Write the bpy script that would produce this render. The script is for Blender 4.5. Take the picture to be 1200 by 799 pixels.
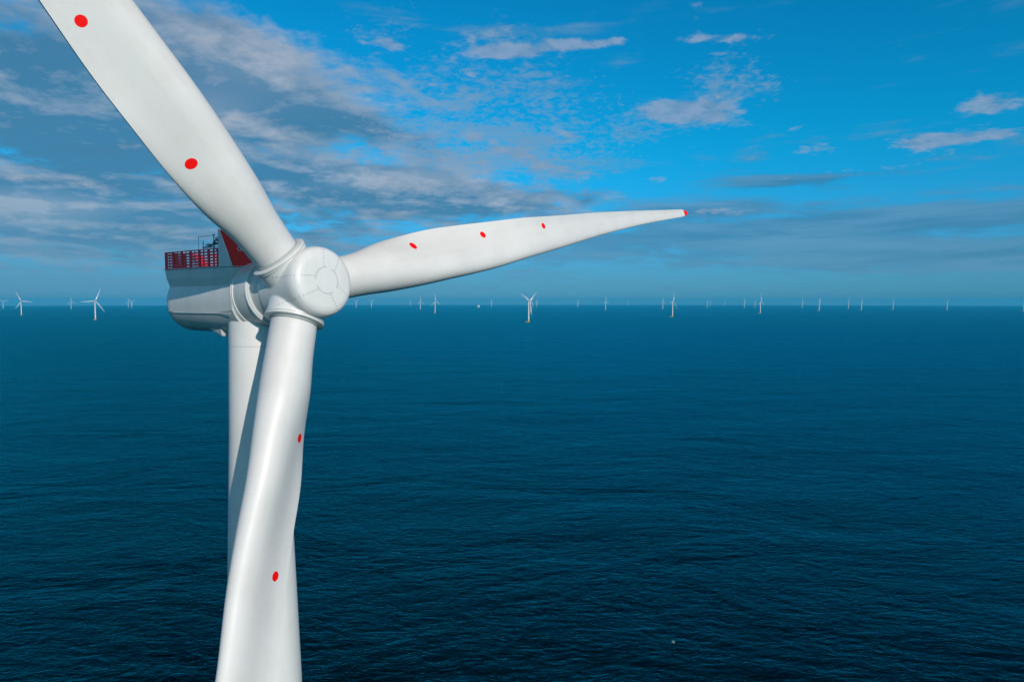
import bpy, bmesh, math, random
import numpy as np
from math import sin, cos, pi, radians
from mathutils import Vector, Matrix
from mathutils.bvhtree import BVHTree

for o in list(bpy.data.objects):
    bpy.data.objects.remove(o)
S = bpy.context.scene
C = S.collection

# ------------------------------------------------------------------ camera
CAMZ = 113.8
F = 786.5
cd = bpy.data.cameras.new('camera'); cam = bpy.data.objects.new('camera', cd); C.objects.link(cam)
cd.sensor_width = 36; cd.lens = 36 * F / 1200
cd.clip_start = 0.5; cd.clip_end = 300000
PITCH = math.atan2(399.5 - 352.5, F)
cam.location = (0, 0, CAMZ); cam.rotation_euler = (pi / 2 - PITCH, 0, 0)
S.camera = cam

# ------------------------------------------------------------------ sun, exposure
SAZ, SEL = radians(30), radians(25)
SUN = Vector((sin(SAZ) * cos(SEL), -cos(SAZ) * cos(SEL), sin(SEL)))
ld = bpy.data.lights.new('sun', 'SUN'); ld.energy = 3.45; ld.angle = radians(0.5); ld.color = (1, .915, .80)
sun = bpy.data.objects.new('sun', ld); C.objects.link(sun)
sun.rotation_euler = SUN.to_track_quat('Z', 'Y').to_euler()
S.view_settings.view_transform = 'Standard'; S.view_settings.look = 'None'
S.view_settings.exposure = 0.0; S.view_settings.gamma = 1
S.render.engine = 'CYCLES'

# ------------------------------------------------------------------ node helpers
class NT:
    def __init__(s, t): s.t = t; t.nodes.clear()
    def n(s, ty, **k):
        x = s.t.nodes.new(ty)
        for a, b in k.items(): setattr(x, a, b)
        return x
    def plug(s, sock, v):
        if isinstance(v, bpy.types.NodeSocket): s.t.links.new(v, sock)
        elif v is not None: sock.default_value = v
    def m(s, op, a, b=None, c=None, clamp=False):
        x = s.n('ShaderNodeMath', operation=op); x.use_clamp = clamp
        s.plug(x.inputs[0], a)
        if b is not None: s.plug(x.inputs[1], b)
        if c is not None: s.plug(x.inputs[2], c)
        return x.outputs[0]
    def v(s, op, a, b=None):
        x = s.n('ShaderNodeVectorMath', operation=op); s.plug(x.inputs[0], a)
        if b is not None:
            if op == 'SCALE': s.plug(x.inputs['Scale'], b)
            else: s.plug(x.inputs[1], b)
        return x.outputs[0]
    def comb(s, a, b, c):
        x = s.n('ShaderNodeCombineXYZ')
        for i, q in enumerate((a, b, c)): s.plug(x.inputs[i], q)
        return x.outputs[0]
    def sep(s, a):
        x = s.n('ShaderNodeSeparateXYZ'); s.plug(x.inputs[0], a); return x.outputs
    def noise(s, vec, scale, detail=4, rough=.55, dist=0, lac=2.0, ty='FBM'):
        x = s.n('ShaderNodeTexNoise'); x.noise_type = ty; s.plug(x.inputs['Vector'], vec)
        s.plug(x.inputs['Scale'], scale); s.plug(x.inputs['Detail'], detail); s.plug(x.inputs['Roughness'], rough)
        s.plug(x.inputs['Distortion'], dist); s.plug(x.inputs['Lacunarity'], lac)
        return x.outputs[0]
    def ss(s, x, lo, hi, a=0., b=1.):
        q = s.n('ShaderNodeMapRange', interpolation_type='SMOOTHSTEP'); s.plug(q.inputs[0], x)
        for i, w in enumerate((lo, hi, a, b)): s.plug(q.inputs[i + 1], w)
        return q.outputs[0]
    def lin(s, x, lo, hi, a=0., b=1.):
        q = s.n('ShaderNodeMapRange'); s.plug(q.inputs[0], x)
        for i, w in enumerate((lo, hi, a, b)): s.plug(q.inputs[i + 1], w)
        return q.outputs[0]
    def mix(s, f, a, b, mode='MIX'):
        x = s.n('ShaderNodeMix', data_type='RGBA', blend_type=mode)
        s.plug(x.inputs[0], f); s.plug(x.inputs[6], a); s.plug(x.inputs[7], b)
        return x.outputs[2]
def lin3(r, g, b):
    f = lambda c: (c / 255 / 12.92) if c / 255 <= .04045 else ((c / 255 + .055) / 1.055) ** 2.4
    return (f(r), f(g), f(b), 1)

# ------------------------------------------------------------------ world: daylight sky with broken cloud
W = bpy.data.worlds.new('World'); S.world = W; W.use_nodes = True
w = NT(W.node_tree)
gen = w.n('ShaderNodeTexCoord').outputs['Generated']
D = w.v('NORMALIZE', gen)
dx, dy, dz = w.sep(D)
zc = w.m('MAXIMUM', dz, 0.0)
az = w.m('ARCTAN2', dx, dy); el = w.m('ARCSINE', zc)
sky = w.n('ShaderNodeTexSky', sky_type='NISHITA')
sky.sun_disc = False; sky.sun_elevation = SEL; sky.sun_rotation = pi - SAZ
sky.altitude = 100; sky.air_density = 1.0; sky.dust_density = 0.6; sky.ozone_density = 2.5
# the photograph's deep saturated blue: a colour filter over the whole sky
base = w.mix(1.0, sky.outputs[0], w.mix(w.ss(el, radians(14), 0.0), (0.015, 0.95, 1.28, 1), (0.12, 0.62, 1.2, 1)), 'MULTIPLY')
ovh = w.ss(el, radians(22), radians(48), 1.0, .26)        # the deep blue darkens overhead
base = w.v('SCALE', base, ovh)
SKYSTR = 0.10
# cloud plane coordinates
inv = w.m('DIVIDE', 1.0, w.m('ADD', zc, 0.15))
P = w.comb(w.m('MULTIPLY', dx, inv), w.m('MULTIPLY', dy, inv), 0.0)
Pw = w.v('ADD', P, w.v('SCALE', w.n('ShaderNodeTexNoise').outputs[1], 0.0))
big = w.noise(P, 0.9, 3, .5)
mid = w.noise(w.v('ADD', P, (7.3, 2.1, 0)), 3.2, 7, .62, .3)
mA = w.noise(w.v('ADD', P, (7.3, 2.1, 0)), 2.2, 4, .5, .4)
midS = w.noise(w.v('ADD', P, (7.3 + .09, 2.1 - .05, 0.0)), 2.2, 4, .5, .4)
fine = w.noise(w.v('ADD', P, (1.3, 9.1, 0)), 12.0, 6, .62, .3)
Pst = w.comb(w.m('MULTIPLY', az, 2.2), w.m('MULTIPLY', el, 26.0), 0.0)
strat = w.noise(Pst, 1.6, 6, .6, .5)
def blob(px, py, sx, sy, rot=0):
    A_ = math.atan((px - 600) / F); E_ = math.atan((352.5 - py) / F * cos(A_))
    sa = sx / F * cos(A_) ** 2; se = sy / F * cos(A_)
    a = w.m('SUBTRACT', az, A_); e = w.m('SUBTRACT', el, E_)
    cr, sr = cos(rot), sin(rot)
    u = w.m('ADD', w.m('MULTIPLY', a, cr / sa), w.m('MULTIPLY', e, sr / sa))
    v_ = w.m('ADD', w.m('MULTIPLY', a, -sr / se), w.m('MULTIPLY', e, cr / se))
    q = w.m('ADD', w.m('MULTIPLY', u, u), w.m('MULTIPLY', v_, v_))
    return w.m('EXPONENT', w.m('MULTIPLY', q, -1.0))
def total(lst):
    acc = None
    for (a, *b) in lst:
        t = w.m('MULTIPLY', blob(*b), a); acc = t if acc is None else w.m('ADD', acc, t)
    return acc
COVER = total([
    (.52, 20, 90, 230, 110), (.42, 250, 70, 170, 75, -.25), (.30, 350, 125, 120, 55, -.3), (.3, 130, 150, 190, 50),
    (.54, 430, 222, 200, 32), (.38, 570, 240, 150, 20), (.42, 60, 250, 190, 50), (.34, 300, 290, 380, 50),
    (.20, 470, 165, 70, 14, -.2), (.18, 595, 178, 60, 10, -.3), (.12, 470, 60, 140, 90), (.12, 520, 150, 180, 60), (-.3, 370, 16, 70, 20), (-.12, 420, 185, 60, 12)])
PUFF = total([
    (.55, 600, 69, 36, 7), (.6, 662, 61, 32, 7), (.5, 714, 57, 24, 6), (.5, 832, 54, 62, 7, -.05), (.45, 838, 70, 24, 4),
    (.64, 790, 129, 74, 13), (.5, 815, 140, 50, 10), (.5, 668, 160, 44, 13, -.4), (.42, 590, 178, 60, 8, -.3),
    (.36, 767, 212, 22, 6), (.42, 952, 178, 42, 12), (.68, 1146, 128, 50, 17), (.46, 1100, 166, 70, 10), (.36, 1170, 160, 50, 9),
    (.35, 900, 115, 20, 22, .8), (.34, 920, 154, 44, 5), (.34, 425, 48, 40, 14), (.4, 466, 63, 20, 8), (.34, 552, 92, 16, 7),
    (.34, 508, 104, 24, 6), (.3, 690, 205, 60, 14), (.3, 808, 20, 16, 26), (.36, 460, 160, 80, 16, -.2), (.34, 520, 190, 100, 18), (.40, 970, 205, 90, 9), (.34, 610, 232, 60, 9), (.42, 830, 250, 70, 9), (.3, 1060, 175, 50, 12), (.3, 560, 60, 80, 30)])
LOW = total([(.42, 820, 248, 110, 10), (.42, 930, 214, 80, 9), (.36, 950, 268, 220, 12), (.36, 1130, 300, 260, 16), (.26, 700, 290, 400, 18), (.26, 1080, 255, 200, 12)])
elw = w.ss(el, radians(17), radians(4))
d1 = w.m('ADD', w.m('ADD', w.m('MULTIPLY', big, .35), w.m('MULTIPLY', mid, .75)), w.m('ADD', w.m('MULTIPLY', fine, .42), COVER))
dens1 = w.ss(d1, .94, 1.26)
d2 = w.m('ADD', w.m('ADD', w.m('MULTIPLY', fine, 1.0), w.m('MULTIPLY', mid, .75)), PUFF)
dens2 = w.ss(d2, 1.17, 1.46)
d3 = w.m('ADD', w.m('ADD', w.m('MULTIPLY', strat, .9), w.m('MULTIPLY', w.m('SUBTRACT', mid, .36), .8)), w.m('ADD', LOW, w.m('MULTIPLY', elw, .10)))
dens3 = w.ss(d3, .60, .95)
fl_n = w.noise(w.v('ADD', P, (4.4, 3.3, 0)), 30.0, 5, .6, .6)
FLK = total([(.20, 480, 110, 170, 90), (.22, 560, 200, 140, 50), (.15, 700, 150, 160, 80), (.16, 860, 110, 60, 60), (.16, 1110, 165, 110, 40)])
d4 = w.m('ADD', w.m('ADD', w.m('MULTIPLY', fl_n, .55), w.m('MULTIPLY', mid, .62)), FLK)
dens4 = w.ss(d4, .75, .95)
shade = w.m('ADD', w.m('ADD', w.m('MULTIPLY', w.m('SUBTRACT', mA, midS), 3.2), w.m('MULTIPLY', w.m('SUBTRACT', w.m('ADD', w.m('MULTIPLY', mid, .6), w.m('MULTIPLY', fine, .4)), .5), 3.8)), w.m('MULTIPLY', w.m('SUBTRACT', 1.0, w.ss(d1, .95, 1.35)), .55), clamp=False)
shade = w.m('ADD', shade, .18, clamp=True)
DARKB = total([(1.0, 90, 186, 150, 13), (.4, 190, 165, 160, 18), (.35, 380, 262, 260, 18), (.4, 340, 205, 60, 10)])
LIT = total([(.7, 50, 243, 110, 15), (.45, 40, 262, 80, 8), (.35, 330, 80, 110, 32), (.55, 480, 212, 140, 12), (.3, 250, 130, 60, 20)])
shade = w.m('ADD', shade, LIT)
shade = w.m('SUBTRACT', shade, DARKB, clamp=True)
CB = (3.8, 4.3, 5.1, 1); CD = (.62, 1.85, 3.2, 1)
ccol = w.mix(shade, CD, CB)
c = w.mix(w.m('MULTIPLY', dens3, .72), base, w.mix(w.ss(strat, .35, .7), (.42, 1.8, 3.2, 1), (1.4, 3.0, 4.7, 1)))
c = w.mix(w.m('MULTIPLY', dens1, .86), c, ccol)
c = w.mix(w.m('MULTIPLY', dens2, .80), c, w.mix(w.ss(fine, .3, .65), (1.2, 2.7, 4.5, 1), (2.6, 3.7, 5.4, 1)))
c = w.mix(w.m('MULTIPLY', dens4, .60), c, (1.9, 3.3, 5.0, 1))
# unseen whiter cloud added to the sky behind the camera as neutral shadow fill
back_fill = w.m('MULTIPLY', w.ss(dy, .25, -.35), w.ss(w.m('ADD', w.m('MULTIPLY', big, .5), w.m('MULTIPLY', mid, .5)), .38, .56))
c = w.mix(w.m('MULTIPLY', back_fill, .70), c, (3.9, 4.6, 5.3, 1))
# pale band low on the horizon, greyer to the left
hz = w.m('MULTIPLY', w.ss(el, radians(10), 0.0), w.lin(az, radians(35), radians(-30), .40, .85))
c = w.mix(hz, c, (1.05, 2.9, 4.6, 1))
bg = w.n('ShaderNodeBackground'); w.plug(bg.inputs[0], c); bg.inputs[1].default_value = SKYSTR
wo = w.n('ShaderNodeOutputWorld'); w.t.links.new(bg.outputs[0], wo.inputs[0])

# ------------------------------------------------------------------ materials
def mat(name):
    m = bpy.data.materials.new(name); m.use_nodes = True
    t = NT(m.node_tree); b = t.n('ShaderNodeBsdfPrincipled'); o = t.n('ShaderNodeOutputMaterial')
    t.t.links.new(b.outputs[0], o.inputs[0])
    return m, t, b
def paint(name, col, rough=.38, dirt=.06, streak=None, coat=0.0, spec=.5):
    m, t, b = mat(name)
    co = t.n('ShaderNodeTexCoord').outputs['Object']
    n1 = t.noise(co, .35, 5, .6); n2 = t.noise(co, 6.0, 4, .6)
    st = t.noise(t.v('MULTIPLY', co, streak or (1, 1, 1)), 1.0, 5, .65)
    f = t.m('ADD', t.m('ADD', t.m('MULTIPLY', n1, .5), t.m('MULTIPLY', n2, .15)), t.m('MULTIPLY', st, .35))
    f = t.ss(f, .42, .68)
    dk = tuple(x * (1 - dirt * k) for x, k in zip(col, (1.0, 1.0, 1.15)))
    t.plug(b.inputs['Base Color'], t.mix(f, (*col, 1), (*dk, 1)))
    t.plug(b.inputs['Roughness'], t.lin(n1, .3, .7, rough - .06, rough + .1))
    b.inputs['Specular IOR Level'].default_value = spec
    b.inputs['Coat Weight'].default_value = coat; b.inputs['Coat Roughness'].default_value = .2
    return m
M = {}
M['blade'] = paint('blade_paint', (.70, .66, .652), .48, .10, (.06, 1.2, 1.2), .15)
M['white'] = paint('white_paint', (.71, .685, .68), .36, .08, (1.5, 1.5, .12), .15)
M['tower'] = paint('tower_paint', (.71, .685, .68), .42, .10, (1.2, 1.2, .05), .1)
M['nacelle'] = paint('nacelle_paint', (.55, .56, .56), .42, .14, (.8, .8, .25), .15)
M['grey'] = paint('grey_paint', (.40, .42, .42), .45, .12)
M['red'] = paint('red_paint', (.86, .02, .04), .45, .25)
M['redlit'] = paint('red_panel_paint', (.74, .02, .015), .5, .12)
M['dot'] = paint('red_marker_paint', (.95, .003, .004), .6, .05, None, 0, .12)
M['dark'] = paint('dark_seal', (.035, .04, .045), .6, .2)
M['bolt'] = paint('bolt_metal', (.27, .28, .28), .5, .2)
M['steel'] = paint('dark_steel', (.06, .07, .09), .45, .2)
M['yellow'] = paint('yellow_paint', (.75, .42, .03), .5, .15)
M['orange'] = paint('orange_metal', (.55, .2, .05), .5, .1)

# ------------------------------------------------------------------ object helpers
def tag(o, label=None, cat=None, group=None, kind=None):
    if label: o['label'] = label
    if cat: o['category'] = cat
    if group: o['group'] = group
    if kind: o['kind'] = kind
    return o
def empty(name, loc, rz=0):
    o = bpy.data.objects.new(name, None); C.objects.link(o); o.location = loc; o.rotation_euler = (0, 0, rz)
    o.empty_display_size = 1
    return o
def mesh_obj(name, verts, faces, m, parent=None, smooth=True, mw=None):
    me = bpy.data.meshes.new(name); me.from_pydata([tuple(v) for v in verts], [], faces); me.update()
    if smooth: me.polygons.foreach_set('use_smooth', [True] * len(me.polygons))
    me.materials.append(m)
    o = bpy.data.objects.new(name, me); C.objects.link(o)
    if parent: o.parent = parent
    if mw is not None: o.matrix_local = mw
    return o
class MB:
    """collects shapes for ONE mesh"""
    def __init__(s): s.v = []; s.f = []
    def add(s, v, f):
        k = len(s.v); s.v += [tuple(a) for a in v]; s.f += [tuple(i + k for i in q) for q in f]
    def box(s, c, d, R=None):
        v = []
        for x in (-.5, .5):
            for y in (-.5, .5):
                for z in (-.5, .5):
                    p = Vector((x * d[0], y * d[1], z * d[2]))
                    if R: p = R @ p
                    v.append(p + Vector(c))
        s.add(v, [(0, 1, 3, 2), (4, 6, 7, 5), (0, 4, 5, 1), (2, 3, 7, 6), (0, 2, 6, 4), (1, 5, 7, 3)])
    def tube(s, a, b, r, n=8, r2=None):
        a = Vector(a); b = Vector(b); d = (b - a).normalized(); r2 = r if r2 is None else r2
        u = d.orthogonal().normalized(); q = d.cross(u)
        v = [a + (u * cos(2 * pi * i / n) + q * sin(2 * pi * i / n)) * r for i in range(n)] + \
            [b + (u * cos(2 * pi * i / n) + q * sin(2 * pi * i / n)) * r2 for i in range(n)]
        f = [(i, (i + 1) % n, n + (i + 1) % n, n + i) for i in range(n)] + [tuple(range(n))[::-1], tuple(range(n, 2 * n))]
        s.add(v, f)
    def rev(s, prof, Mx=None, n=64, cap=True):
        """profile [(axis position, radius)] turned round local X"""
        Mx = Mx or Matrix.Identity(4); v = []; f = []
        for (x, r) in prof:
            for i in range(n):
                a = 2 * pi * i / n; v.append(Mx @ Vector((x, r * cos(a), r * sin(a))))
        for j in range(len(prof) - 1):
            for i in range(n):
                f.append((j * n + i, j * n + (i + 1) % n, (j + 1) * n + (i + 1) % n, (j + 1) * n + i))
        if cap: f += [tuple(range(n))[::-1], tuple((len(prof) - 1) * n + i for i in range(n))]
        s.add(v, f)
    def out(s, name, m, parent=None, smooth=True, mw=None, angle=None):
        o = mesh_obj(name, s.v, s.f, m, parent, smooth, mw)
        bm = bmesh.new(); bm.from_mesh(o.data); bmesh.ops.recalc_face_normals(bm, faces=bm.faces)
        if angle is not None:
            for e in bm.edges:
                if len(e.link_faces) == 2 and e.calc_face_angle(0) > angle: e.smooth = False
        bm.to_mesh(o.data); bm.free()
        return o

# ------------------------------------------------------------------ sea: one sheet that follows the earth's curve to the horizon
RE = 6371000.0
def seaz(x, y): return -(x * x + y * y) / (2 * RE)
rr = [0.0] + list(np.geomspace(20, 46000, 110)); NS = 240
vs = [(0, 0, 0)]; fs = []
for r in rr[1:]:
    for i in range(NS):
        a = 2 * pi * i / NS; vs.append((r * sin(a), r * cos(a), -r * r / 2 / RE))
for i in range(NS): fs.append((0, 1 + (i + 1) % NS, 1 + i))
for j in range(len(rr) - 2):
    for i in range(NS):
        a0 = 1 + j * NS + i; a1 = 1 + j * NS + (i + 1) % NS; fs.append((a0, a1, a1 + NS, a0 + NS))
m, t, b = mat('sea_water')
co = t.n('ShaderNodeNewGeometry').outputs['Position']
pr = t.n('ShaderNodeMapping'); t.plug(pr.inputs['Vector'], co); pr.inputs['Rotation'].default_value = (0, 0, radians(14)); pr.inputs['Scale'].default_value = (.55, 1, 1)
q = pr.outputs[0]
wv = t.v('ADD', q, t.v('SCALE', t.n('ShaderNodeTexNoise').outputs[1], 0))
q2 = t.n('ShaderNodeMapping'); t.plug(q2.inputs['Vector'], co); q2.inputs['Rotation'].default_value = (0, 0, radians(-38)); q2.inputs['Scale'].default_value = (.45, 1, 1)
nA = t.noise(q, .012, 5, .6, .4)
nB = t.noise(q, .17, 4, .6, .8)
nD = t.noise(q2.outputs[0], .16, 4, .6, .8)
nC = t.noise(q, .9, 4, .65, .5)
rg = lambda x, k: t.m('SUBTRACT', 1.0, t.m('ABSOLUTE', t.m('MULTIPLY', t.m('SUBTRACT', x, .5), k)))
h = t.m('ADD', t.m('ADD', t.m('MULTIPLY', nA, 14.0), t.m('MULTIPLY', rg(nB, 3.0), .75)), t.m('ADD', t.m('MULTIPLY', rg(nD, 3.0), .9), t.m('MULTIPLY', nC, .22)))
bp = t.n('ShaderNodeBump'); bp.inputs['Strength'].default_value = 1.0; bp.inputs['Distance'].default_value = .55
t.plug(bp.inputs['Height'], h)
dfs = t.n('ShaderNodeBsdfDiffuse'); gls = t.n('ShaderNodeBsdfGlossy'); frs = t.n('ShaderNodeFresnel'); mxs = t.n('ShaderNodeMixShader')
patch = t.noise(q, .004, 4, .55, .5)
t.plug(dfs.inputs[0], t.mix(t.ss(patch, .35, .7), (.0001, .0022, .0045, 1), (.0001, .0048, .0085, 1)))
dist_ = t.n('ShaderNodeVectorMath', operation='LENGTH'); t.plug(dist_.inputs[0], co)
t.plug(gls.inputs['Roughness'], t.lin(dist_.outputs['Value'], 250, 3500, .16, .36))   # ripples too small to resolve
gls.inputs['Color'].default_value = (.02, .67, .80, 1); frs.inputs['IOR'].default_value = 1.235
for x_ in (dfs, gls, frs): t.plug(x_.inputs['Normal'], bp.outputs[0])
t.plug(mxs.inputs[0], frs.outputs[0]); t.plug(mxs.inputs[1], dfs.outputs[0]); t.plug(mxs.inputs[2], gls.outputs[0])
t.t.nodes.remove(b); t.plug([x for x in t.t.nodes if x.type == 'OUTPUT_MATERIAL'][0].inputs[0], mxs.outputs[0])
sea = mesh_obj('sea', vs, fs, m); tag(sea, 'dark teal open sea with small wind ripples', 'sea', kind='structure')

# ------------------------------------------------------------------ blade geometry
BL = 83.5
KN = np.array([3.2, 6, 9, 12.5, 16, 20, 24, 29, 37, 50, 66, 83.5])
BC = np.array([3.7163, 3.983, 4.8425, 5.3437, 5.4757, 5.423, 5.1553, 4.6802, 3.9748, 3.0469, 2.0283, 1.2422]); BLE = np.array([0.4955, 0.4715, 0.4287, 0.4081, 0.3936, 0.3951, 0.3927, 0.3641, 0.3325, 0.243, 0.2038, 0.3616]); BTW = np.array([0.3372, 0.3586, 0.362, 0.3335, 0.2861, 0.2378, 0.1522, 0.0529, 0.0054, 0.0026, 0.0037, 0.0034]); BPB = np.array([-0.0093, 0.2998, 0.7601, 1.1857, 1.6353, 1.8211, 2.1609, 2.7371, 2.8769, 2.2763, 1.6666, 1.3031])
TCK = np.array([1, .93, .75, .56, .46, .40, .36, .32, .28, .24, .21, .18])
def hinterp(r, v):
    dd = np.gradient(v, KN); i = int(np.clip(np.searchsorted(KN, r) - 1, 0, len(KN) - 2)); hh = KN[i + 1] - KN[i]
    t_ = min(max((r - KN[i]) / hh, 0), 1)
    return (2*t_**3-3*t_**2+1)*v[i] + (t_**3-2*t_**2+t_)*hh*dd[i] + (-2*t_**3+3*t_**2)*v[i+1] + (t_**3-t_**2)*hh*dd[i+1]
def section(r, s):
    """points (offset toward trailing edge, offset toward the pressure side) at radius r"""
    c_ = hinterp(r, BC); le = hinterp(r, BLE); tw = hinterp(r, BTW); pb = hinterp(r, BPB); tc = hinterp(r, TCK)
    k = min(max((r - 3.5) / 13.5, 0), 1); wt = k * k * (3 - 2 * k)
    tip = 1.0
    if r > 80.5: tip = max(.12, math.sqrt(max(0, 1 - ((r - 80.5) / 3.02) ** 2)) * .72 + .28 * (1 - (r - 80.5) / 3.02)); 
    x = .5 * (1 + np.cos(s))
    yt = 5 * tc * (.2969*np.sqrt(x) - .1260*x - .3516*x**2 + .2843*x**3 - .1036*x**4)
    yt = yt + x ** 3 * wt * float(np.interp(r, [8, 12, 40, 83], [.15, .14, .07, .008])) / c_
    yc = .09 * wt * np.sin(pi * x ** 1.7) * .5
    sg = s <= pi + 1e-9
    yp = np.where(sg, yt, -yt) - yc * np.where(sg, 1.35, .7)
    X = (.5 * np.cos(s) + .5) * c_ * (1 - wt) + x * c_ * wt; Y = .5 * tc * c_ * np.sin(s) * (1 - wt) + yp * c_ * wt
    X = (X - le * c_) * tip; Y = Y * tip
    return X * cos(tw) + Y * sin(tw), -X * sin(tw) + Y * cos(tw) + pb
def blade_mesh(name, stations, n):
    s = np.linspace(0, 2 * pi, n, endpoint=False); v = []; f = []
    for r in stations:
        a, b_ = section(r, s); v += [(r, p, q_) for p, q_ in zip(a, b_)]
    for j in range(len(stations) - 1):
        for i in range(n): f.append((j*n+i, (j+1)*n+i, (j+1)*n+(i+1) % n, j*n+(i+1) % n))
    f += [tuple(range(n)), tuple((len(stations)-1)*n+i for i in range(n))[::-1]]
    me = bpy.data.meshes.new(name); me.from_pydata([tuple(map(float, p)) for p in v], [], f); me.update()
    bm = bmesh.new(); bm.from_mesh(me); bmesh.ops.recalc_face_normals(bm, faces=bm.faces)
    for fc in bm.faces: fc.smooth = True
    bm.verts.ensure_lookup_table()
    for j in range(len(stations) - 1):
        if stations[j] > 8:
            for kk in (0, n - 1):
                e = bm.edges.get((bm.verts[j*n+kk], bm.verts[(j+1)*n+kk]))
                if e: e.smooth = False
    bm.to_mesh(me); bm.free(); return me
st_hi = sorted(set([3.2, 3.5] + list(np.arange(4, 40, .5)) + list(np.arange(40, 80, 1.25)) + list(np.arange(80, 83.2, .2)) + [83.2, 83.35, 83.45, 83.5]))
me_blade = blade_mesh('blade', st_hi, 96); me_blade.materials.append(M['blade'])
st_lo = [3.2, 5, 8, 12, 16, 22, 30, 40, 52, 66, 78, 82, 83.5]
me_blade_lo = blade_mesh('blade_far', st_lo, 16); me_blade_lo.materials.append(M['blade'])

def marker_mesh(r0, o0, rad):
    """red disc lying on the pressure side"""
    s = np.linspace(.12, pi - .05, 300); v = []; f = []; NR, NA = 5, 40
    v.append(None); pts = [(0, 0)]
    for i in range(1, NR + 1):
        for k in range(NA): pts.append((rad*i/NR*cos(2*pi*k/NA), rad*i/NR*sin(2*pi*k/NA)))
    out = []
    for (a, b_) in pts:
        r = r0 + a; O_, N_ = section(r, s); idx = np.argsort(O_)
        # offset direction along the chord: arc length close to flat
        o = o0 + b_; nn = float(np.interp(o, O_[idx], N_[idx])); n2 = float(np.interp(o + .02, O_[idx], N_[idx]))
        nx, ny = -(n2 - nn), .02; L_ = math.hypot(nx, ny)
        out.append((r, o + nx / L_ * .006, nn + ny / L_ * .006))
    for k in range(NA): f.append((0, 1 + k, 1 + (k + 1) % NA))
    for i in range(NR - 1):
        for k in range(NA): f.append((1+i*NA+k, 1+(i+1)*NA+k, 1+(i+1)*NA+(k+1) % NA, 1+i*NA+(k+1) % NA))
    me = bpy.data.meshes.new('marker_dot'); me.from_pydata(out, [], f); me.update()
    me.polygons.foreach_set('use_smooth', [True]*len(me.polygons)); me.materials.append(M['dot'])
    return me
DOTR = 0.36
me_dots = [marker_mesh(12.54, 1.79, DOTR), marker_mesh(22.9, 1.79, DOTR), marker_mesh(33.5, 1.66, DOTR)]

# ------------------------------------------------------------------ main turbine
YAW = math.atan2(-.6012, .7894)
TAU = radians(7.12)
HUB = Vector((-17.676, 56.656, CAMZ + 1.241))
Ah = Vector((cos(YAW), sin(YAW), 0)); Rv = Vector((-sin(YAW), cos(YAW), 0))
OVER = 6.9
TB = HUB - Ah * OVER; TB.z = 0
turb = empty('wind_turbine', (TB.x, TB.y, seaz(TB.x, TB.y)), YAW)
tag(turb, 'huge white wind turbine in the foreground with red dotted blades and red railed nacelle platform', 'wind turbine', 'wind turbines standing in the sea')
HL = Vector((OVER, 0, HUB.z - turb.location.z))          # hub centre in turbine space
hubM = Matrix.Translation(HL) @ Matrix.Rotation(-TAU, 4, 'Y')   # local X = shaft, Y = sideways, Z = up in the rotor plane
TH0 = radians(9.97)
def bladeM(base, th):
    d = Vector((0, cos(th), sin(th))); T_ = Vector((0, -sin(th), cos(th))); N_ = Vector((1, 0, 0))
    m_ = Matrix((( d.x, T_.x, N_.x, 0), (d.y, T_.y, N_.y, 0), (d.z, T_.z, N_.z, 0), (0, 0, 0, 1)))
    return base @ m_
# hub shell: turned barrel with nose cap, three blade sockets, joined smoothly
prof = [(-2.75, 2.45), (-2.5, 2.62), (-2.2, 2.72), (0, 2.86), (2.1, 2.94), (2.45, 2.93), (2.75, 2.86), (3.0, 2.72), (3.17, 2.5), (3.27, 2.2), (3.33, 1.6), (3.37, .8), (3.38, .02)]
hb = MB(); hb.rev(prof, n=128)
bmh = bmesh.new()
def bm_from(mb):
    me = bpy.data.meshes.new('t'); me.from_pydata(mb.v, [], mb.f); bmh.from_mesh(me); bpy.data.meshes.remove(me)
bm_from(hb)
for k in range(3):
    s_ = MB(); s_.rev([(.2, 2.3), (2.9, 2.3)], bladeM(Matrix.Identity(4), TH0 + k*2*pi/3), n=96); bm_from(s_)
bmesh.ops.recalc_face_normals(bmh, faces=bmh.faces)
hm = bpy.data.meshes.new('hub'); bmh.to_mesh(hm); bmh.free()
tmp = bpy.data.objects.new('tmp', hm); C.objects.link(tmp)
md = tmp.modifiers.new('r', 'REMESH'); md.mode = 'VOXEL'; md.voxel_size = .06; md.use_smooth_shade = True
md = tmp.modifiers.new('s', 'SMOOTH'); md.iterations = 10; md.factor = .5
dg = bpy.context.evaluated_depsgraph_get(); dg.update()
hm2 = bpy.data.meshes.new_from_object(tmp.evaluated_get(dg)); bpy.data.objects.remove(tmp)
hm2.name = 'hub'; hm2.materials.clear(); hm2.materials.append(M['white'])
hm2.polygons.foreach_set('use_smooth', [True]*len(hm2.polygons))
hub = bpy.data.objects.new('hub', hm2); C.objects.link(hub); hub.parent = turb; hub.matrix_local = hubM
bvh = BVHTree.FromPolygons([v.co.copy() for v in hm2.vertices], [tuple(p.vertices) for p in hm2.polygons])
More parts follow.
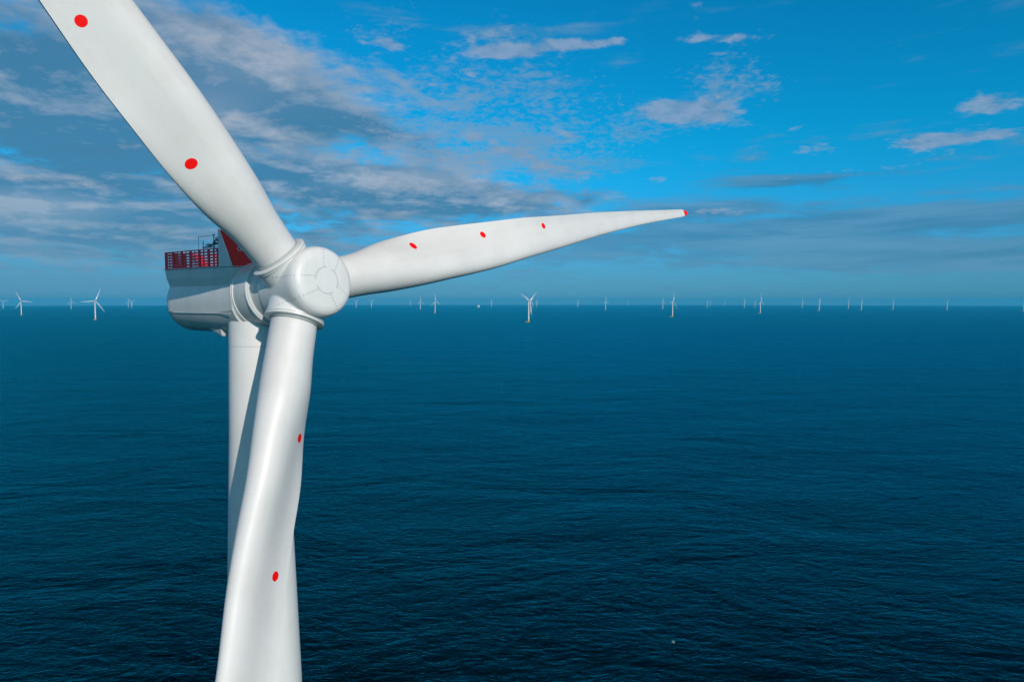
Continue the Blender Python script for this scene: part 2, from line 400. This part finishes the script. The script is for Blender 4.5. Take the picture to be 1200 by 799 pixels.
# bolt rows along the cover seams, and the thin seams under them
HB = MB()
def bolts(name, pts, rad=.042):
    mb = MB()
    for (o_, d_) in pts:
        hit = bvh.ray_cast(Vector(o_), Vector(d_))
        if hit[0] is None: continue
        p_, n_ = hit[0], hit[1]
        mb.tube(p_ - n_ * .02, p_ + n_ * .022, rad, 8)
    HB.v += mb.v; HB.f += [tuple(i + len(HB.v) - len(mb.v) for i in q) for q in mb.f]
def cap_pt(y, z): return ((6, y, z), (-1, 0, 0))
def side_pt(x, phi): return ((x, 8*cos(phi), 8*sin(phi)), (0, -cos(phi), -sin(phi)))
rowp = []
ring_p = []
for k in range(3):
    mid_ = TH0 + radians(60) + k * 2 * pi / 3
    e1 = Vector((0, cos(mid_), sin(mid_))); e2 = Vector((0, -sin(mid_), cos(mid_)))
    for sgn in (-1, 1):
        row = []
        s_ = 1.12
        while s_ < 2.75:
            hw = .36 + .185 * s_; p_ = e1 * s_ + e2 * (hw * sgn); row.append(cap_pt(p_.y, p_.z)); s_ += .25
        x_ = 2.6
        while x_ > -2.3:
            ph = mid_ + sgn * math.asin((.93 + .03 * (2.6 - x_)) / 2.9); row.append(side_pt(x_, ph)); x_ -= .25
        bolts('bolt_row', row)
    for i in range(11):
        a = mid_ - radians(90) + radians(180) * 0 + (i - 7) * radians(5.0) - radians(-30)
        a = mid_ + radians(60) + (i - 5) * radians(8.5)
        ring_p.append(cap_pt(1.08*cos(a), 1.08*sin(a)))
bolts('bolt_row', ring_p)
seam = MB()
def seam_line(pts):
    prev = None
    for (o_, d_) in pts:
        hit = bvh.ray_cast(Vector(o_), Vector(d_))
        if hit[0] is None: prev = None; continue
        p_ = hit[0] + hit[1] * .003
        if prev is not None and (p_ - prev).length < .5: seam.tube(prev, p_, .006, 4)
        prev = p_
for k in range(3):
    mid_ = TH0 + radians(60) + k*2*pi/3
    e1 = Vector((0, cos(mid_), sin(mid_))); e2 = Vector((0, -sin(mid_), cos(mid_)))
    for sgn in (-1, 1):
        L1 = [cap_pt(*( (e1*s_ + e2*((.36+.185*s_)*sgn)).yz)) for s_ in np.linspace(1.0, 2.75, 12)]
        L2 = [side_pt(x_, mid_ + sgn*math.asin((.93+.03*(2.6-x_))/2.9)) for x_ in np.linspace(2.6, -2.3, 24)]
        seam_line(L1); seam_line(L2)
seam_line([cap_pt(1.0*cos(a), 1.0*sin(a)) for a in np.linspace(0, 2*pi, 49)])
for mb, mi in ((HB, 'bolt'),):     # surface pattern of the shell: inside the hub's own mesh
    k0 = len(hm2.materials); hm2.materials.append(M[mi])
    t1 = bpy.data.meshes.new('t'); t1.from_pydata(mb.v, [], mb.f)
    t1.materials.append(M[mi]); t1.polygons.foreach_set('material_index', [k0] * len(t1.polygons))
    bq = bmesh.new(); bq.from_mesh(hm2); bq.from_mesh(t1); bq.to_mesh(hm2); bq.free(); bpy.data.meshes.remove(t1)
# blades with their bearing flanges
for k, lab in ((0, 'blade stretching right and away, bent slightly at its thin tip'), (1, 'blade rising to the upper left towards the viewer'), (2, 'blade hanging down in front of the tower')):
    bl = bpy.data.objects.new('blade', me_blade); C.objects.link(bl); bl.parent = turb
    bl.matrix_local = bladeM(hubM, TH0 + k*2*pi/3); bl['label'] = lab
    fl = MB(); fl.rev([(2.80, 2.2), (2.82, 2.37), (2.93, 2.37), (2.94, 2.28), (3.0, 2.28), (3.01, 2.40), (3.13, 2.40), (3.16, 2.36), (3.2, 2.1), (3.22, 1.9)], n=128)
    fl.out('blade_flange', M['white'], bl, angle=radians(28))
    sl = MB(); sl.rev([(3.2, 1.985), (3.32, 1.985), (3.36, 1.93)], n=96); sl.out('seal', M['grey'], bl, angle=radians(40))
    for me_ in me_dots:
        dt = bpy.data.objects.new('marker_dot', me_); C.objects.link(dt); dt.parent = bl
    tp = MB()
    n_ = 24; ss_ = np.linspace(0, 2*pi, n_, endpoint=False); vv = []
    for r in (81.7, 82.4, 83.0, 83.35, 83.47, 83.52):
        a, b_ = section(min(r, 83.5), ss_); ca, cb_ = a.mean(), b_.mean()
        vv += [(r, ca + (p-ca)*1.03+np.sign(p-ca)*.012, cb_ + (q_-cb_)*1.03+np.sign(q_-cb_)*.012) for p, q_ in zip(a, b_)]
    ff = [(j*n_+i, (j+1)*n_+i, (j+1)*n_+(i+1) % n_, j*n_+(i+1) % n_) for j in range(5) for i in range(n_)] + [tuple(5*n_+i for i in range(n_))]
    tp.add([tuple(map(float, p)) for p in vv], ff); tp.out('blade_tip', M['dot'], bl)

# generator drum (tilted with the shaft)
dr = MB(); dr.rev([(-6.35, 2.85), (-6.1, 2.88), (-3.75, 2.93), (-3.55, 2.90), (-3.5, 2.6), (-3.45, 2.0)], n=128)
dr.out('generator_drum', M['nacelle'], turb, mw=hubM, angle=radians(30))
for x0, wd, rad in ((-3.72, .09, 2.99), (-5.88, .07, 2.955), (-6.12, .07, 2.96)):
    rg = MB(); rg.rev([(x0-wd, rad-.09), (x0-wd, rad), (x0+wd, rad), (x0+wd, rad-.09)], n=128)
    rg.out('drum_band', M['white'], turb, mw=hubM, angle=radians(30))
nk = MB(); nk.rev([(-3.6, 2.66), (-2.55, 2.62)], n=96); nk.out('shaft_neck', M['nacelle'], turb, mw=hubM, angle=radians(40))

# nacelle housing: x measured from the hub plane backwards along the level axis, heights from camera level
def nl(tb, s, hgt): return Vector((OVER - tb, s, CAMZ + hgt - turb.location.z))
half = [(0, -2.95), (.5, -2.93), (1.0, -2.85), (1.45, -2.7), (1.85, -2.47), (2.2, -2.17), (2.5, -1.8), (2.72, -1.4), (2.85, -1.1), (2.89, -1.05), (2.93, -.5), (2.94, 0), (2.9, .45), (2.78, .9), (2.6, 1.32), (2.3, 1.5), (0, 1.6)]
ring0 = [(s, h_) for s, h_ in half] + [(-s, h_) for s, h_ in half[-2:0:-1]]
hs = MB(); n_ = len(ring0); v = []; f = []
for (tb, sc, dz_) in ((6.0, .985, .25), (8.6, 1, 0), (16.6, 1, 0), (17.2, .985, .02), (17.7, .95, .06), (18.05, .885, .12), (18.3, .80, .17), (18.42, .68, .2), (18.46, .4, .2)):
    for (s, h_) in ring0: v.append(nl(tb, s*sc, -.4 + (h_ + .4)*sc + dz_))
for j in range(8):
    for i in range(n_): f.append((j*n_+i, j*n_+(i+1) % n_, (j+1)*n_+(i+1) % n_, (j+1)*n_+i))
f += [tuple(range(n_))[::-1], tuple(8*n_+i for i in range(n_))]
hs.add(v, f); hs.out('nacelle', M['nacelle'], turb, angle=radians(32))
# upper house under the deck, flaring outwards to the deck edge
up = MB(); v = []
for (tb, s, h_) in ((6.2, 2.55, 1.2), (17.45, 2.55, 1.2), (17.8, 2.72, 2.1), (17.98, 2.78, 2.95), (6.2, 2.78, 2.95), (6.2, 2.72, 2.1)):
    v.append((tb, s, h_))
A_ = [nl(a, s, h_) for a, s, h_ in v]; B_ = [nl(a, -s, h_) for a, s, h_ in v]
up.add(A_ + B_, [(0, 1, 2, 5), (5, 2, 3, 4), (6, 11, 8, 7), (11, 10, 9, 8), (1, 7, 8, 2), (2, 8, 9, 3), (4, 3, 9, 10), (0, 5, 11, 6), (5, 4, 10, 11), (0, 6, 7, 1)])
o = up.out('upper_housing', M['nacelle'], turb, smooth=False)
bv = o.modifiers.new('bevel', 'BEVEL'); bv.width = .07; bv.segments = 3
dk = MB(); dk.box(nl(12.1, 0, 2.99), (11.86, 5.68, .07)); dk.out('deck', M['grey'], turb, smooth=False)
# side seam strip, hatch and underside scoop
for sg in (-1, 1):
    sm = MB(); sm.box(nl(11.3, sg*2.885, -1.1), (10.2, .05, .045)); sm.out('side_seam', M['white'], turb, smooth=False)
sc = MB()
sc.add([nl(9.6, -1.9, -2.55), nl(9.6, .4, -2.9), nl(12.1, .2, -2.9), nl(12.1, -1.7, -2.6), nl(9.7, -1.75, -3.25), nl(9.7, .1, -3.45), nl(11.0, .1, -3.3), nl(11.0, -1.5, -3.1)],
       [(0, 1, 2, 3), (4, 7, 6, 5), (0, 4, 5, 1), (1, 5, 6, 2), (2, 6, 7, 3), (3, 7, 4, 0)])
o = sc.out('underside_scoop', M['nacelle'], turb, smooth=False); bv = o.modifiers.new('bevel', 'BEVEL'); bv.width = .12; bv.segments = 3
# bedplate skirt between drum and tower, yaw bearing
sk = MB(); Tz = Matrix.Translation(nl(6.9, 0, 0)) @ Matrix.Rotation(-pi/2, 4, 'Y')
sk.rev([(-3.05, 2.2), (-2.0, 2.2)], Tz, n=96); sk.out('yaw_bearing', M['dark'], turb, angle=radians(30))
# tower
zt = CAMZ - 1.8 - turb.location.z
tw_ = MB(); Tz0 = Matrix.Rotation(-pi/2, 4, 'Y')
tp_ = [(18, 3.75), (40, 3.75), (CAMZ-60, 3.7), (CAMZ-35.3, 3.32), (CAMZ-21.8, 2.86), (CAMZ-12, 2.55), (CAMZ-2.95-turb.location.z, 2.38), (zt, 2.38)]
tw_.rev(tp_, Tz0, n=128); tow = tw_.out('tower', M['tower'], turb, angle=radians(30))
for z_, r_ in ((CAMZ-4.0, 2.394),):
    rb = MB(); rb.rev([(z_-.02, r_), (z_-.02, r_+.012), (z_+.02, r_+.012), (z_+.02, r_)], Tz0, n=128); rb.out('flange_seam', M['grey'], tow, angle=radians(30))
tpz = MB(); tpz.rev([(-3, 4.0), (17.2, 4.0), (17.25, 4.3), (17.6, 4.3), (17.65, 3.78), (18.1, 3.78)], Tz0, n=96); tpz.out('transition_piece', M['yellow'], turb, angle=radians(30))
pf = MB(); pf.rev([(17.9, 3.9), (17.9, 6.2), (18.1, 6.2), (18.1, 3.76)], Tz0, n=64, cap=False)
for i in range(24):
    a = 2*pi*i/24; pf.tube((6.1*cos(a), 6.1*sin(a), 18), (6.1*cos(a), 6.1*sin(a), 19.2), .04, 6)
for zz in (18.6, 19.2):
    for i in range(48):
        a, b_ = 2*pi*i/48, 2*pi*(i+1)/48; pf.tube((6.1*cos(a), 6.1*sin(a), zz), (6.1*cos(b_), 6.1*sin(b_), zz), .035, 6)
pf.out('work_platform', M['yellow'], turb, angle=radians(30))

# wind deflector wedge: grey cheeks, red sloping front
def wedge_cheek(s0, s1):
    mb = MB(); a = [(6.1, 3.03), (8.15, 3.03), (8.15, 6.25), (8.05, 6.25)]
    v = [nl(t_, s0, h_) for t_, h_ in a] + [nl(t_, s1, h_) for t_, h_ in a]
    mb.add(v, [(0, 1, 2, 3), (7, 6, 5, 4), (0, 4, 5, 1), (1, 5, 6, 2), (2, 6, 7, 3), (3, 7, 4, 0)])
    return mb.out('wedge_cheek', M['nacelle'], turb, smooth=False)
wedge_cheek(-2.76, -2.66); wedge_cheek(2.66, 2.76)
fp = MB(); a = [(6.14, 3.04), (6.22, 3.04), (8.13, 6.22), (8.05, 6.22)]
v = [nl(t_, -2.655, h_) for t_, h_ in a] + [nl(t_, 2.655, h_) for t_, h_ in a]
fp.add(v, [(0, 1, 2, 3), (7, 6, 5, 4), (0, 4, 5, 1), (1, 5, 6, 2), (2, 6, 7, 3), (3, 7, 4, 0)]); rf = fp.out('red_front_panel', M['redlit'], turb, smooth=False)
for sg in (-1, 1):
    eg = MB(); eg.tube(nl(6.05, sg*2.72, 3.02), nl(8.03, sg*2.72, 6.27), .05, 8); eg.out('edge_trim', M['white'], turb)
sl_d = (nl(8.05, 0, 6.22) - nl(6.14, 0, 3.04)).normalized(); sl_n = Vector((sl_d.z, 0, -sl_d.x)); sl_n = sl_n if sl_n.x > 0 else -sl_n
def on_slope(u, s): return nl(6.14, s, 3.04) + sl_d * u + sl_n * .03
em = MB(); c0 = on_slope(1.75, -1.45)
for i in range(20):
    a, b_ = 2*pi*i/20, 2*pi*(i+1)/20
    em.tube(c0 + (sl_d*cos(a) + Vector((0, 1, 0))*sin(a))*.17, c0 + (sl_d*cos(b_) + Vector((0, 1, 0))*sin(b_))*.17, .035, 6)
em.out('ring_mark', M['white'], rf); ln = MB(); ln.tube(on_slope(.55, -2.3), on_slope(1.55, -1.55), .02, 5); ln.out('thin_line', M['orange'], rf)
# red railed helicopter hoist platform: louvred panels on four sides
def panel(p0, p1, hgt=1.62, slat=.13):
    p0 = Vector(p0); p1 = Vector(p1); d = (p1-p0); L_ = d.length; d.normalize(); R_ = Matrix((d, d.cross(Vector((0, 0, 1))) * -1, Vector((0, 0, 1)))).transposed()
    if R_.determinant() < 0: R_ = Matrix((d, d.cross(Vector((0, 0, 1))), Vector((0, 0, 1)))).transposed()
    mb = MB(); cz = Vector((0, 0, 1)); mid_ = (p0+p1)/2
    for q_ in (p0 + d*.06, p1 - d*.06): mb.box(q_ + cz*hgt/2, (.12, .12, hgt), R_)
    mb.box(mid_ + cz*(hgt-.04), (L_, .14, .08), R_); mb.box(mid_ + cz*.05, (L_-.24, .1, .1), R_)
    for i in range(5):
        z_ = .2 + i * (hgt-.3)/5 + .07
        mb.box(mid_ + cz*z_, (L_-.24, .045, slat), R_)
    mb.box(p0 + d*(L_*.5) + cz*(hgt/2) , (.05, .06, hgt-.1), R_)
    return mb.out('railing_panel', M['red'], turb, smooth=False)
xs = np.linspace(8.25, 17.9, 7)
for sg in (-1, 1):
    for i in range(6): panel(nl(xs[i]+.02, sg*2.72, 3.03), nl(xs[i+1]-.02, sg*2.72, 3.03), slat=.15 if sg < 0 else .22)
for i in range(3):
    ys = np.linspace(-2.62, 2.62, 4); panel(nl(17.9, ys[i], 3.03), nl(17.9, ys[i+1], 3.03))
# instrument mast and lattice beside the wedge
ms = MB()
def T(a, b_, r_=.04): ms.tube(nl(*a), nl(*b_), r_, 6)
T((9.1, -1.9, 3.03), (9.1, -1.9, 6.0), .07); T((9.1, -.6, 3.03), (9.1, -.6, 5.5), .06)
T((9.1, -1.9, 5.2), (12.4, -1.9, 4.9), .05); T((9.1, -1.9, 4.7), (12.0, -1.9, 4.75), .04); T((9.1, -1.9, 4.2), (10.6, -1.9, 4.9), .05)
T((10.4, -1.9, 3.03), (10.4, -1.9, 5.9), .045); T((9.1, -1.9, 5.5), (10.4, -1.9, 5.45), .07); T((8.6, -1.9, 5.0), (10.5, -1.9, 5.25), .1)
T((12.3, -1.9, 3.03), (12.3, -1.9, 5.55), .035); T((13.1, -1.9, 4.6), (13.1, -1.9, 5.95), .02); T((13.1, -1.9, 5.95), (10.4, -1.9, 5.95), .02)
T((9.1, -1.9, 5.2), (9.1, 1.2, 5.2), .05); T((9.1, -.6, 4.3), (10.4, -1.9, 5.4), .035); T((8.7, -1.9, 4.6), (9.8, -1.9, 5.4), .05)
for z_ in (4.85, 5.1): T((8.6, -2.3, z_), (11.2, -2.3, z_ - .05), .03)
ms.out('instrument_mast', M['steel'], turb)
an = MB(); an.rev([(0, .03), (.02, .12), (.12, .12), (.16, .03)], Matrix.Translation(nl(10.4, -1.9, 5.9)) @ Tz0, n=16); an.out('wind_sensor', M['grey'], turb, angle=.5)
for c_, d_ in (((9.6, -1.9, 5.62), (.5, .35, .22)), ((11.2, -1.9, 5.05), (.3, .3, .3))):
    an = MB(); an.box(nl(*c_), d_); an.out('instrument_box', M['grey'], turb, smooth=False)
lt = MB(); lt.rev([(0, .12), (.25, .12), (.3, .06)], Matrix.Translation(nl(9.1, -1.9, 6.0)) @ Tz0, n=16); lt.out('warning_lamp', M['redlit'], turb, angle=.5)

# ------------------------------------------------------------------ distant turbines: one built with its parts, then copied
HH = 115.0
def make_far():
    o = empty('wind_turbine', (0, 0, 0), 0)
    a = MB(); a.rev([(13, 3.6), (60, 3.3), (HH-3, 2.4)], Tz0, n=20); a.out('tower', M['tower'], o, angle=.6)
    a = MB(); a.rev([(-4, 3.8), (13, 3.8)], Tz0, n=20); a.out('transition_piece', M['yellow'], o, angle=.6)
    Hm = Matrix.Translation((6.9, 0, HH)) @ Matrix.Rotation(-TAU, 4, 'Y')
    a = MB(); a.rev([(-18, 2.2), (-17, 2.9), (-3.5, 2.95), (-3.4, 2.3)], n=20); a.box((-12.2, 0, 2.4), (12, 5.4, 2.4)); a.out('nacelle', M['nacelle'], o, mw=Hm, angle=.6)
    a = MB()
    for sg in (-1, 1):
        for zz in (3.75, 4.3, 4.95): a.box((-13, sg*2.65, zz), (10, .12, .3))
        for i in range(7): a.box((-8 - i*1.67, sg*2.65, 4.3), (.15, .15, 1.5))
    a.box((-18, 0, 4.3), (.12, 5.4, 1.5)); a.out('red_railing', M['red'], o, mw=Hm, smooth=False)
    a = MB(); a.rev([(-2.7, 2.4), (2.1, 2.9), (2.9, 2.7), (3.3, 1.8), (3.4, .1)], n=20)
    for k in range(3): a.rev([(.2, 2.2), (3.2, 2.25)], bladeM(Matrix.Identity(4), k*2*pi/3), n=16)
    hubo = a.out('hub', M['white'], o, mw=Hm, angle=.6)
    for k in range(3):
        bl = bpy.data.objects.new('blade', me_blade_lo); C.objects.link(bl); bl.parent = o; bl.matrix_local = bladeM(Hm, k*2*pi/3)
    return o, Hm
far0, HmF = make_far()
def kids(o): return [c for c in bpy.data.objects if c.parent == o]
protokids = kids(far0)
def D_of(by):
    q_ = (by - 352.5) / F
    lo, hi = 800., 38200.
    for _ in range(60):
        m_ = (lo+hi)/2
        if (CAMZ + m_*m_/2/RE)/m_ > q_: lo = m_
        else: hi = m_
    return lo
rnd = random.Random(5)
FAR = [  # x px, base y px, rotor angle, label
 (4.5, 361.4, 20, 'faint turbine at the extreme left edge of the horizon'),
 (25.5, 369, -7, 'leftmost clearly seen turbine, one blade pointing right, base dark against the sea'),
 (84, 361.6, 90, 'faint turbine between the two large turbines at the far left'),
 (112, 374.5, 64, 'large distant turbine left of the nacelle, all three blades seen and yellow foot'),
 (151, 360.0, 85, 'left one of a tiny close pair just left of the nacelle'),
 (155, 360.3, 30, 'right one of a tiny close pair just left of the nacelle'),
 (417.5, 360.3, 35, 'small turbine directly below the root of the right blade, beside the hub cap'),
 (435.5, 360.3, 28, 'small turbine with Y shaped rotor below the right blade'),
 (481, 358.3, 80, 'very faint turbine left of the two turbines below the right blade'),
 (492.7, 362.5, 85, 'smaller partner left of the taller turbine below the middle of the right blade'),
 (510, 366.8, 90, 'tall turbine below the right blade with one blade straight up'),
 (576, 359.5, 82, 'small turbine right of the offshore substation'),
 (619.5, 377.3, 33, 'nearest distant turbine, right of centre, two blades raised in a V and yellow foot'),
 (621.8, 366.5, 50, 'turbine half hidden behind the nearest distant turbine'),
 (629, 359.8, 88, 'faint turbine just right of the nearest distant turbine'),
 (676.8, 359.8, 40, 'small turbine halfway between the nearest distant turbine and the next tall one'),
 (709.5, 363, 85, 'slim tall turbine below the tip part of the right blade'),
 (735.5, 358.2, 10, 'barely visible speck of a turbine on the horizon left of the close tall pair'),
 (776.5, 361.8, 80, 'smaller turbine close left of the large turbine below the blade tip'),
 (788, 371, 69, 'large distant turbine below the blade tip, second in size on the horizon'),
 (828.5, 360.3, 88, 'left one of a faint pair right of the blade tip'),
 (832, 358.6, 20, 'right one of a faint pair right of the blade tip'),
 (849, 358.3, 75, 'lone faint turbine between the faint pair and the next brighter turbine'),
 (872, 360.5, 95, 'small bright turbine left of a pair, right of the blade tip'),
 (884.3, 360, 85, 'faint turbine just left of a medium turbine'),
 (890.7, 367, 85, 'medium turbine in the right half with one blade raised'),
 (939.7, 360.6, 92, 'small turbine left of the turbine with Y shaped rotor in the right half'),
 (959.5, 364.2, 32, 'turbine with Y shaped rotor and dark nacelle in the right half'),
 (993.7, 361.5, 86, 'small left partner of a close couple in the right quarter'),
 (1009, 363.3, 95, 'taller right partner of a close couple in the right quarter'),
 (1046, 362.5, 84, 'lone small turbine in the right quarter, left of the last but one'),
 (1109.3, 363.2, 80, 'last but one turbine towards the right edge'),
 (1199, 364.5, 88, 'turbine cut by the right edge of the picture'),
]
copies = [far0]
for i in range(len(FAR)-1):
    r = far0.copy(); C.objects.link(r); copies.append(r)
    for k_ in protokids:
        c_ = k_.copy(); C.objects.link(c_); c_.parent = r; c_.matrix_local = k_.matrix_local
from collections import defaultdict
kmap = defaultdict(list)
for o in bpy.data.objects:
    if o.parent: kmap[o.parent.name].append(o)
for r, (px, by, ang, lab) in zip(copies, FAR):
    Dd = D_of(by); x_ = (px - 600)/F * Dd
    r.location = (x_, Dd, seaz(x_, Dd)); r.rotation_euler = (0, 0, YAW + radians(rnd.uniform(-4, 4)))
    tag(r, lab, 'wind turbine', 'wind turbines standing in the sea')
    bs = [o for o in kmap[r.name] if o.name.startswith('blade')]
    for k, bo in enumerate(bs): bo.matrix_local = bladeM(HmF, radians(ang) + k*2*pi/3)

# offshore substation on its jacket
Dd = D_of(361.0); x_ = (560.7-600)/F*Dd
sb = empty('offshore_substation', (x_, Dd, seaz(x_, Dd)), .3)
tag(sb, 'tiny pale offshore substation platform on the horizon between two turbines below the right blade', 'offshore platform')
a = MB(); a.box((0, 0, 34), (42, 28, 16)); a.box((4, 0, 45), (26, 22, 6)); a.out('topside', M['white'], sb, smooth=False)
a = MB()
for z_ in (25.5, 30.8, 36.2, 42.5): a.box((0, 0, z_), (45, 31, .6))
a.out('deck', M['grey'], sb, smooth=False)
for sx in (-1, 1):
    for sy in (-1, 1):
        a = MB(); a.tube((sx*15, sy*11, -5), (sx*10, sy*8, 26), 1.4, 10); a.out('leg', M['yellow'], sb)
a = MB(); a.tube((14, 6, 48), (14, 6, 62), .5, 6); a.tube((14, 6, 58), (30, 6, 64), .5, 6); a.out('crane', M['yellow'], sb)

# scrap of foam on the water
rnd = random.Random(2); fx, fy = 54.0, 218.0
a = MB()
for i in range(16):
    cx, cy, rr_ = rnd.uniform(-.45, .45), rnd.uniform(-.9, .9), rnd.uniform(.05, .13)
    a.rev([(0, rr_), (.05, rr_*.8), (.09, rr_*.3)], Matrix.Translation((cx, cy, 0)) @ Tz0, n=9)
fo = a.out('sea_foam', M['white']); fo.location = (fx, fy, seaz(fx, fy) + .01); tag(fo, 'tiny scrap of white foam on the dark water at lower right', 'foam', kind='stuff')

# haze: the air over the whole scene
hz_ = MB(); hz_.box((0, 0, (260 - 190)/2), (100000, 100000, 450))
m = bpy.data.materials.new('sea_air'); m.use_nodes = True; t = NT(m.node_tree); o_ = t.n('ShaderNodeOutputMaterial')
pv = t.n('ShaderNodeVolumePrincipled'); pv.inputs['Density'].default_value = 2.5e-5; pv.inputs['Color'].default_value = (.06, .62, 1, 1)
t.t.links.new(pv.outputs[0], o_.inputs['Volume'])
hzo = hz_.out('haze', m, smooth=False); hzo['kind'] = 'stuff'; hzo['label'] = 'thin bluish air over the sea'
